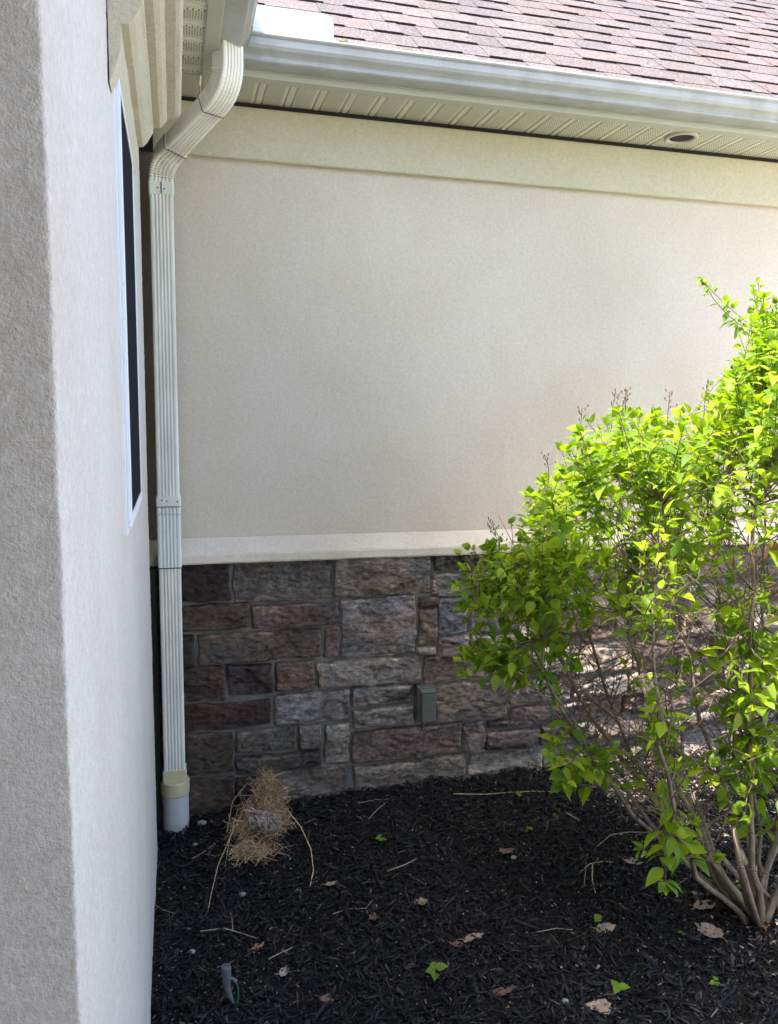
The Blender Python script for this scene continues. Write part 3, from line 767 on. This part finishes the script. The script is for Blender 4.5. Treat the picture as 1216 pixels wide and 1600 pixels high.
# cut stub stems at the base
for i in range(6):
    a = R.uniform(2.4, 4.4); a0 = SB + Vector((R.uniform(-.04, .04), R.uniform(-.04, .04), -.02))
    b = MB(); b.tube([a0, a0 + Vector((math.cos(a) * .10, math.sin(a) * .10, .13)), a0 + Vector((math.cos(a) * .2, math.sin(a) * .17, .30 + R.uniform(-.1, .1)))], [.009, .0085, .008], 8)
    kid(b, 'stem', M_bark, shrub, smooth=True, fix=False)
tw = MB()
def shoot(tip, leafy=.2, LL=.045, dens=.030, sub=True, minz=.12, r=.0022, lat=.03):
    dd = NP - np.array(tuple(tip)); dist = np.linalg.norm(dd, axis=1) + np.where(NP[:, 2] > tip.z - minz, 3, 0) + R.random() * .1
    k_ = int(np.argmin(dist + np.random.RandomState(R.randrange(9999)).rand(len(NP)) * .18)); o = Vector(NP[k_])
    v = tip - o; ln = v.length
    p1 = o + Vector((v.x, v.y, v.z * .35)) * .4 + rv(lat); p2 = tip - Vector((v.x * .22, v.y * .22, abs(v.z) * .30 + .02)) + rv(lat * .6)
    n = max(6, int(ln / .045)); pts = bez(o, p1, p2, tip, n)
    tw.tube(pts, [max(.0009, min(nodes[k_][1] * .5, r * (1 + ln)) * (1 - .68 * i / (n-1))) for i in range(n)], 4, cap=False)
    # leaves in opposite pairs along the outer part
    acc = 0; ph = R.random() * 3
    L_tot = sum((pts[i+1] - pts[i]).length for i in range(n-1)); s_ = 0; nxt = max(0, L_tot - leafy)
    for i in range(n - 1):
        seg = pts[i+1] - pts[i]; sl_ = seg.length; t = seg.normalized()
        while nxt <= s_ + sl_:
            p = pts[i] + t * (nxt - s_); fr = (nxt - (L_tot - leafy)) / leafy
            a = t.orthogonal().normalized(); bb = t.cross(a)
            for sg in (0, math.pi):
                if R.random() < .12: continue
                q = a * math.cos(ph + sg) + bb * math.sin(ph + sg)
                d = (q * 1.0 + t * R.uniform(.2, .8) + Vector((0, 0, R.uniform(-.25, .35)))).normalized()
                upv = (Vector((0, 0, 1)) + rv(.28) + q * .1).normalized()
                l_ = LL * R.uniform(.5, 1.3) * (1.08 - .45 * max(0, fr) ** 2)
                leaf(p + q * .004, d, upv, l_, l_ * R.uniform(.19, .31), R.uniform(.1, .45), R.uniform(.1, .5))
            ph += math.pi / 2 + R.gauss(0, .2); nxt += dens * R.uniform(.7, 1.25)
        s_ += sl_
    t = (pts[-1] - pts[-2]).normalized()
    for q in range(3): leaf(tip, (t + rv(.45)), (Vector((0, 0, 1)) + rv(.5)), LL * R.uniform(.4, .8))
    return pts
cnt = 0
while cnt < 800:
    x = R.uniform(.78, 2.75); y = R.uniform(1.42, 2.55)
    if ((x - 1.78) / 1.06) ** 2 + ((y - 1.98) / .54) ** 2 > 1: continue
    zt = ztop(x, y); lo = max(1.05, zt - .46); z = lo + (zt - .03 - lo) * (1 - R.random() ** 1.7)
    if z < lo or (x < .90 and z > 1.02 and R.random() < .8): continue
    shoot(Vector((x, y, z)), leafy=R.uniform(.10, .22), LL=R.uniform(.038, .056), dens=.025); cnt += 1
# hanging sprays on the left flank and lower leaves
def box_shoots(n, xr, yr, zr, LL, leafy, dens=.035):
    for _ in range(n): shoot(Vector((R.uniform(*xr), R.uniform(*yr), R.uniform(*zr))), leafy=leafy, LL=LL * R.uniform(.8, 1.2), dens=dens, minz=-.2)
box_shoots(46, (.78, 1.10), (1.95, 2.3), (.93, 1.12), .046, .17)
box_shoots(30, (.80, 1.16), (2.05, 2.3), (.70, .94), .052, .15)
box_shoots(8, (.78, .92), (2.05, 2.2), (.72, .82), .052, .17)
box_shoots(24, (.88, 1.3), (1.95, 2.3), (.88, 1.08), .052, .15)
box_shoots(14, (1.0, 1.35), (1.8, 2.3), (.86, 1.05), .048, .14)
box_shoots(22, (1.15, 1.9), (1.6, 2.2), (.62, .95), .052, .12)
box_shoots(10, (.92, 1.15), (1.75, 1.95), (.42, .62), .055, .13)
box_shoots(18, (1.15, 1.75), (1.62, 1.95), (.30, .62), .056, .12)
box_shoots(52, (1.3, 1.95), (1.62, 2.0), (.45, 1.0), .062, .13)
box_shoots(20, (1.15, 1.6), (1.62, 1.9), (.38, .75), .054, .12)
# tall shoots above the crown
for tip, lf in (((1.385, 1.95, 1.845), .26), ((1.395, 1.95, 1.835), .16), ((1.57, 1.98, 1.84), .30), ((1.60, 2.0, 1.86), .30), ((1.66, 1.95, 1.82), .30), ((1.58, 2.05, 1.74), .25), ((1.64, 2.05, 1.72), .25), ((1.70, 2.0, 1.80), .3), ((1.74, 1.9, 1.86), .3), ((1.62, 1.9, 1.72), .3), ((1.66, 2.0, 1.76), .3)):
    shoot(Vector(tip), leafy=lf, LL=.036, dens=.018, lat=.01)
for _ in range(60):
    x = R.uniform(1.50, 1.95); y = R.uniform(1.85, 2.2); x *= y / 2.0
    shoot(Vector((x, y, 1.485 + (R.uniform(.04, .16) + (.18 if x / y > .79 else 0)) * y / 2.0)), leafy=R.uniform(.2, .34), LL=.040, dens=.022, lat=.012)
# fine bare twigs inside the shrub
for _ in range(760):
    o = Vector(NP[R.randrange(len(NP))]) + rv(.02)
    v = Vector((R.gauss(-.02, .14), R.gauss(0, .12), R.uniform(.03, .26)))
    if (o + v).z > ztop(o.x + v.x, o.y + v.y) - .10 or (o + v).x < .95: continue
    pts = bez(o, o + v * .3 + rv(.02), o + v * .7 + rv(.03), o + v, 5); tw.tube(pts, [.0019, .0016, .0013, .0011, .0008], 4, cap=False)
    if R.random() < .6:
        q = pts[2]; v2 = Vector((R.gauss(0, .08), R.gauss(0, .08), R.uniform(0, .12))); tw.tube([q, q + v2 * .5 + rv(.01), q + v2], [.0012, .001, .0008], 4, cap=False)
kid(tw, 'twigs', M_twig, shrub, smooth=True, fix=False)
me = bpy.data.meshes.new('foliage'); me.from_pydata(LV, [], LF); adopt(link('foliage', me, M_leaf, smooth=True), shrub)
# dry seed heads on the top shoots
for (x, y) in ((.80, 2.1), (.86, 2.05), (.90, 2.15), (1.0, 2.05), (1.12, 2.1), (1.16, 2.0), (1.22, 2.05), (1.26, 2.1), (1.30, 1.95), (1.45, 2.0), (.78, 2.0), (1.66, 2.0)):
    sd = MB(); p = Vector((x, y, ztop(x, y) - .02)); t = p + Vector((R.gauss(-.01, .015), R.gauss(0, .01), R.uniform(.035, .055)))
    sd.tube([p - Vector((0, 0, .06)), p, t], [.0014, .0012, .0007], 4)
    for k_ in range(9):
        q = p.lerp(t, k_ / 9); e = q + Vector((R.gauss(0, .008), R.gauss(0, .008), .006)); sd.tube([q, e], [.0006, .0006], 3)
        sd.tube([e, e + Vector((0, 0, .004)), e + Vector((0, 0, .007))], [.0012, .0022, .0006], 5)
    kid(sd, 'seed_head', M_twig, shrub, fix=False)

# ================================================================== small things on the mulch
def blob(b, c, rx, ry, rz, n=10, m_=7, amp=.3, seed=0):
    q = random.Random(seed); vs = []; fs = []
    for i in range(m_ + 1):
        th = math.pi * i / m_
        for j in range(n):
            ph = 2 * math.pi * j / n; r_ = 1 + q.uniform(-amp, amp) * (0 < i < m_)
            vs.append((c[0] + rx*r_*math.sin(th)*math.cos(ph), c[1] + ry*r_*math.sin(th)*math.sin(ph), c[2] + rz*r_*math.cos(th)))
    for i in range(m_):
        for j in range(n): fs.append((i*n+j, (i+1)*n+j, (i+1)*n+(j+1) % n, i*n+(j+1) % n))
    b.add(vs, fs)
def on(px, py, dz=0): 
    p = gp(px, py); p.z = float(gz(p.x, p.y)) + dz + .008; return p
# straw clump -----------------------------------------------------
c0 = on(415, 1322)
nest = thing('straw_clump', 'tangled clump of dry straw and grey fluff lying by the stone wall', 'straw clump', c0)
b = MB()
ctr = Vector((c0.x + .0, c0.y + .08, .085))
cs_ = .88
cl = [Vector((R.gauss(0, 1), R.gauss(0, 1), R.gauss(0, 1))).normalized() * R.uniform(.3, 1) for _ in range(44)]
for _ in range(2500):
    # points in a lumpy leaning mound
    u = Vector((R.gauss(0, 1), R.gauss(0, 1), R.gauss(0, 1))).normalized() * R.random() ** .45
    q_ = R.randrange(44); u = (cl[q_] + rv(.14) if R.random() < .9 else u) * cs_; dq = cl[(q_ * 7) % 44]
    k_ = 1 - .72 * max(0, u.z)
    p = ctr + Vector((u.x * .120 * k_ + .02 * u.z, u.y * .085 * k_ + .04 * u.z, u.z * .135))
    d = (rv(.5) + dq + Vector((0, 0, .2))).normalized() * R.uniform(.015, .05); c1 = rv(.007)
    pts = [p - d, p + c1, p + d]
    for q in pts: q.z = max(q.z, float(gz(q.x, q.y)) + .004)
    b.tube(pts, R.uniform(.0004, .001), 3, cap=False)
for _ in range(420):
    p = c0 + Vector((R.gauss(-.05, .035), R.gauss(-.045, .025), abs(R.gauss(0, .014)))); d = rv(.02); d.z *= .3
    b.tube([p - d, p + rv(.004), p + d], R.uniform(.0005, .001), 3, cap=False)
kid(b, 'straw', M_straw, nest, fix=False)
b = MB()
def stalk(pp, r=.0014):
    b.tube([on(x, y, h) for x, y, h in pp], r, 5)
stalk([(425, 1290, .16), (390, 1290, .10), (362, 1330, .06), (341, 1362, .03), (330, 1400, .01), (325, 1424, 0)])
stalk([(420, 1285, .18), (385, 1275, .12), (364, 1290, .09), (355, 1320, .05)])
stalk([(452, 1310, .10), (470, 1315, .06), (486, 1335, .03), (490, 1360, .01), (484, 1384, 0)])
stalk([(395, 1300, .10), (372, 1300, .08), (358, 1330, .03), (352, 1350, .0)], .001)
kid(b, 'stalk', M_straw, nest, fix=False)
b = MB()
for _ in range(150):
    p = ctr + Vector((R.gauss(.004, .021), -.072 + R.gauss(0, .012), R.gauss(.005, .013))); p.x += (ctr.z - p.z) * .9 
    d = rv(.008); b.tube([p - d, p + rv(.005), p + d], R.uniform(.0008, .0022), 5, cap=False)
kid(b, 'fluff', M_fluff, nest, fix=False)

# fallen leaves, each one its own thing ----------------------------
def fallen(px, py, size, rot, mat, label, lobes=0, curl=.3, dz=.004):
    p = on(px, py, dz); n = 22; vs = [(0, 0, .004)]; fs = []; q = random.Random(int(px * 7 + py))
    for i in range(n):
        a = 2 * math.pi * i / n; r_ = size * (.5 + .12 * q.random())
        ca, sa = math.cos(a), math.sin(a)
        if lobes: r_ *= .62 + .42 * abs(math.cos(lobes * a / 2)) ** .8
        x = ca * r_ * 1.15; y = sa * r_ * (.62 if not lobes else .72)
        if i == 0: x *= 1.25
        z = curl * (y * y * 9 + x * x * 2.5) + q.uniform(-.002, .004)
        vs.append((x, y, z))
    for ring_ in (1,):
        base_ = len(vs)
        for i in range(n):
            v = vs[1 + i]; vs.append((v[0] * .5, v[1] * .5, v[2] * .28 + q.uniform(-.001, .001)))
        for i in range(n):
            j = (i + 1) % n; fs.append((1+i, 1+j, base_+j, base_+i)); fs.append((0, base_+i, base_+j))
    b = MB(); b.add(vs, fs)
    b.tube([(-size * .45, 0, .002), (-size * .75, .004, .006), (-size * .95, .012, .003)], .0009, 4)
    o = b.build('fallen_leaf', mat, None, fix=False); o.location = p
    o.rotation_euler = (q.uniform(-.35, .35), q.uniform(-.35, .35), rot)
    sm = o.modifiers.new('t', 'SOLIDIFY'); sm.thickness = .0006
    tag(o, label, 'dead leaf', 'fallen leaves on the mulch'); return o
fallen(403, 1488, .030, .7, DEAD[1], 'small orange-brown dead leaf above the grey garden stake', 5, .6)
fallen(657, 1419, .045, 2.2, DEAD[0], 'crumpled tan lobed leaf in the middle of the mulch bed', 5, .9)
fallen(738, 1471, .050, .1, DEAD[0], 'tan oak leaf lying flat with pointed lobes, lower middle of the bed', 7, .5)
fallen(517, 1379, .034, .4, DEAD[0], 'small brown-pink leaf to the right of the curved straw stalk', 0, 1.2)
fallen(583, 1441, .036, 1.2, DEAD[3], 'dull reddish brown leaf beside a thin forked twig', 0, .9)
fallen(985, 1356, .045, -.5, DEAD[2], 'pale curled leaf alone in dark mulch left of the shrub stems', 0, 2.2)
fallen(1111, 1462, .065, 1.9, DEAD[2], 'tall curled pale leaf standing on edge below the shrub base', 0, 2.0)
fallen(1103, 1418, .060, -.2, DEAD[2], 'bright pinkish pale leaf in the sun left of the shrub base', 0, .9)
fallen(945, 1453, .046, .0, DEAD[0], 'long tan leaf under the paired green sprout', 0, .8)
fallen(786, 1559, .050, -.3, DEAD[3], 'rusty red-brown leaf at the bottom edge of the bed', 0, .8)
fallen(792, 1336, .045, .3, DEAD[3], 'grey-brown crumpled leaf in the centre of the bed', 3, .8)
fallen(443, 1530, .030, 1.0, DEAD[2], 'narrow pale leaf to the right of the grey garden stake', 0, 1.2)
fallen(1190, 1447, .05, 1.3, DEAD[1], 'orange bark-like leaf piece against the shrub base', 0, 1.6)
fallen(1183, 1380, .05, .9, DEAD[2], 'cream leaf caught against the shrub stems', 0, 1.5)
fallen(715, 1480, .028, 2.6, DEAD[3], 'tiny dark brown leaf touching the oak leaf', 0, .9)
fallen(512, 1568, .036, .2, DEAD[3], 'reddish leaf scrap near the bottom left of the bed', 0, 1.0)
fallen(938, 1580, .05, 2.9, DEAD[0], 'broken brown leaf below the bottom right sprout', 3, .8)
fallen(1090, 1400, .03, 2.9, DEAD[2], 'little cream leaf beside the leaning shrub stem', 0, 1.2)
fallen(1040, 1385, .04, 0.4, DEAD[3], 'slim reddish leaf left of the shrub stems', 0, 1.1)
# leaf caught up in the shrub
b = MB(); st_ = ([], []); leaf(Vector((0, 0, 0)), Vector((.2, 0, -1)), Vector((0, -1, .1)), .075, .026, .5, .4, st_); b.add(*st_)
o = b.build('fallen_leaf', DEAD[1], None, fix=False); o.location = (1.70, 2.0, 1.12); tag(o, 'orange dead leaf caught high among the shrub twigs', 'dead leaf')

# sprouts ---------------------------------------------------------
def sprout(px, py, h, ls, label, nl=3):
    p = on(px, py, -.004); t = thing('sprout', label, 'seedling', p, 'green sprouts in the mulch')
    q = random.Random(int(px + py)); st_ = ([], [])
    top_ = Vector((q.uniform(-.006, .006), q.uniform(-.006, .006), h))
    b = MB(); b.tube([(0, 0, 0), top_ * .5 + Vector((.002, 0, 0)), top_], [.0013, .0011, .0009], 5); o = b.build('stem', M_sprout, t, fix=False)
    a0 = q.random() * 6
    for i in range(nl):
        a = a0 + i * 2 * math.pi / nl + q.uniform(-.3, .3)
        leaf(top_ - Vector((0, 0, .004 * i)), Vector((math.cos(a), math.sin(a), q.uniform(0, .5))), Vector((0, -.35, 1)), ls * q.uniform(.8, 1.15), ls * .36, .2, .3, st_)
    me = bpy.data.meshes.new('leaves'); me.from_pydata(st_[0], [], st_[1]); link('leaves', me, M_sprout, t, True)
sprout(595, 1318, .035, .022, 'dull green sprout right of the straw clump', 5)
sprout(679, 1545, .045, .034, 'bright yellow-green seedling at the bottom middle of the bed', 4)
sprout(811, 1249, .022, .026, 'tiny light green sprout beside the long pale stalk near the wall', 3)
sprout(827, 1302, .022, .020, 'tiny green sprout in the open mulch below the long pale stalk', 4)
sprout(935, 1445, .022, .034, 'sprout with two green leaves above a tan leaf', 2)
sprout(966, 1556, .035, .030, 'light green seedling near the bottom right of the bed', 3)
sprout(1119, 1536, .014, .020, 'small bluish green sprout at the bottom right', 3)
sprout(870, 1277, .012, .014, 'very small yellow-green sprout left of the sunny patch', 4)
sprout(1066, 1462, .010, .016, 'tiny dark green sprout just left of the tall curled leaf', 3)
sprout(403, 1334, .020, .020, 'light green sprout at the foot of the straw clump', 2)
sprout(1153, 1405, .03, .028, 'green sprout between the shrub stems', 4)
# sprout growing in the gutter
t = thing('gutter_sprout', 'yellow-green sprout growing in the gutter beside the white splash guard', 'seedling', (.54, 2.66, GB + .066)); st_ = ([], [])
for i in range(9):
    a = i * 2.4; leaf(Vector((R.gauss(0, .009), R.gauss(0, .004), .004)), Vector((math.cos(a), -.3 + .3 * math.sin(a), .9)), Vector((0, -1, .3)), .020, .008, .2, .3, st_)
me = bpy.data.meshes.new('leaves'); me.from_pydata(st_[0], [], st_[1]); link('leaves', me, M_sprout, t, True)

# sticks ----------------------------------------------------------
def stick(pp, r, label, mat=M_drystick, dz=.010):
    pts = [on(x, y, dz) for x, y in pp]; o0 = pts[0].copy(); n = len(pts)
    pts = [p - o0 + rv(.0015) for p in pts]
    b = MB(); b.tube(pts, [r * (1 - .4 * i / n) for i in range(n)], 5); o = b.build('dry_stick', mat, None, fix=False); o.location = o0
    tag(o, label, 'stick', 'dry sticks and stalks on the mulch')
stick([(708, 1249), (760, 1247), (800, 1243), (835, 1242), (872, 1243)], .0018, 'long straight pale stalk lying near the wall', M_straw)
stick([(312, 1466), (350, 1461), (380, 1464), (400, 1476)], .0016, 'thin bent stick above the garden stake')
stick([(420, 1512), (440, 1500), (458, 1490)], .0016, 'short straight stick right of the orange leaf')
stick([(365, 1462), (364, 1445), (361, 1430)], .0012, 'short upright twig meeting the bent stick')
stick([(606, 1366), (630, 1356), (650, 1349)], .0018, 'short grey stick right of centre below the sprout')
stick([(520, 1432), (545, 1428), (572, 1430), (582, 1418)], .0012, 'thin twig ending at the dull red leaf')
stick([(905, 1372), (920, 1363), (940, 1361), (957, 1362)], .0018, 'bent twig in the middle right of the bed')
stick([(925, 1365), (924, 1385), (930, 1402)], .0022, 'brown stub hanging from the bent twig')
stick([(912, 1395), (914, 1370), (918, 1345)], .0012, 'thin upright twig beside the brown stub')
stick([(1040, 1395), (1060, 1385), (1078, 1377)], .003, 'reddish bark sliver left of the leaning stem', DEAD[3])
stick([(560, 1258), (585, 1252), (610, 1252)], .0012, 'small pale twig near the foot of the wall')
stick([(840, 1465), (870, 1458), (895, 1462)], .0012, 'thin grey twig left of the two leaf sprout')
stick([(575, 1285), (590, 1270), (604, 1257)], .0013, 'slanting twig above the dull green sprout')
stick([(236, 1409), (252, 1424), (272, 1436)], .0012, 'thin pale twig against the near wing wall')
stick([(300, 1340), (318, 1330), (334, 1320)], .0014, 'stick between the drain pipe and the straw clump')
# pebbles ---------------------------------------------------------
for i, (px, py, r_, lab) in enumerate(((316, 1281, .014, 'rounded pinkish pebble beside the white drain pipe'), (379, 1393, .009, 'small white pebble among dark mulch below the straw clump'),
                                       (300, 1491, .008, 'tiny pale pebble left of the garden stake'), (305, 1313, .007, 'flat grey pebble just below the pinkish pebble'), (803, 1345, .008, 'grey pebble touching the crumpled central leaf'),
                                       (883, 1574, .008, 'white pebble at the bottom edge of the bed'))):
    b = MB(); blob(b, (0, 0, 0), r_ * 1.25, r_, r_ * .75, 12, 8, .12, i); o = b.build('pebble', M_peb, None, smooth=True); o.location = on(px, py, .004); tag(o, lab, 'pebble', 'pebbles in the mulch')
# garden stake ----------------------------------------------------
p = on(362, 1572)
gs = thing('garden_stake', 'grey plastic garden stake stuck in the mulch near the bottom left', 'garden stake', p)
h = .085
b = MB(); b.tube([(-.012, 0, h + .012), (-.012, 0, h + .008), (-.011, 0, h - .02), (-.010, 0, h - .045)], [.011, .0125, .0115, .009], 14); b.build('head', M_stake, gs, smooth=False, fix=False)
b = MB(); b.tube([(-.010, 0, h - .045), (-.004, -.004, .02), (.008, -.01, -.015)], [.0085, .006, .002], 8); b.build('spike', M_stake, gs, fix=False)
b = MB(); b.tube([(-.010, 0, h - .02), (.004, -.004, h - .022), (.012, -.006, h - .03)], [.004, .004, .005], 8); b.build('nozzle', M_stake, gs, fix=False); b = MB(); b.tube([(-.034, .004, h + .010), (-.012, 0, h + .014), (.008, -.002, h + .026)], .0013, 5); b.build('arm', M_stake, gs, fix=False)
b = MB(); b.tube([(.012, -.006, h - .03), (.017, -.010, h - .05), (.016, -.014, .012), (.012, -.016, -.004)], .0016, 6); b.build('wire', M_wire, gs, fix=False)
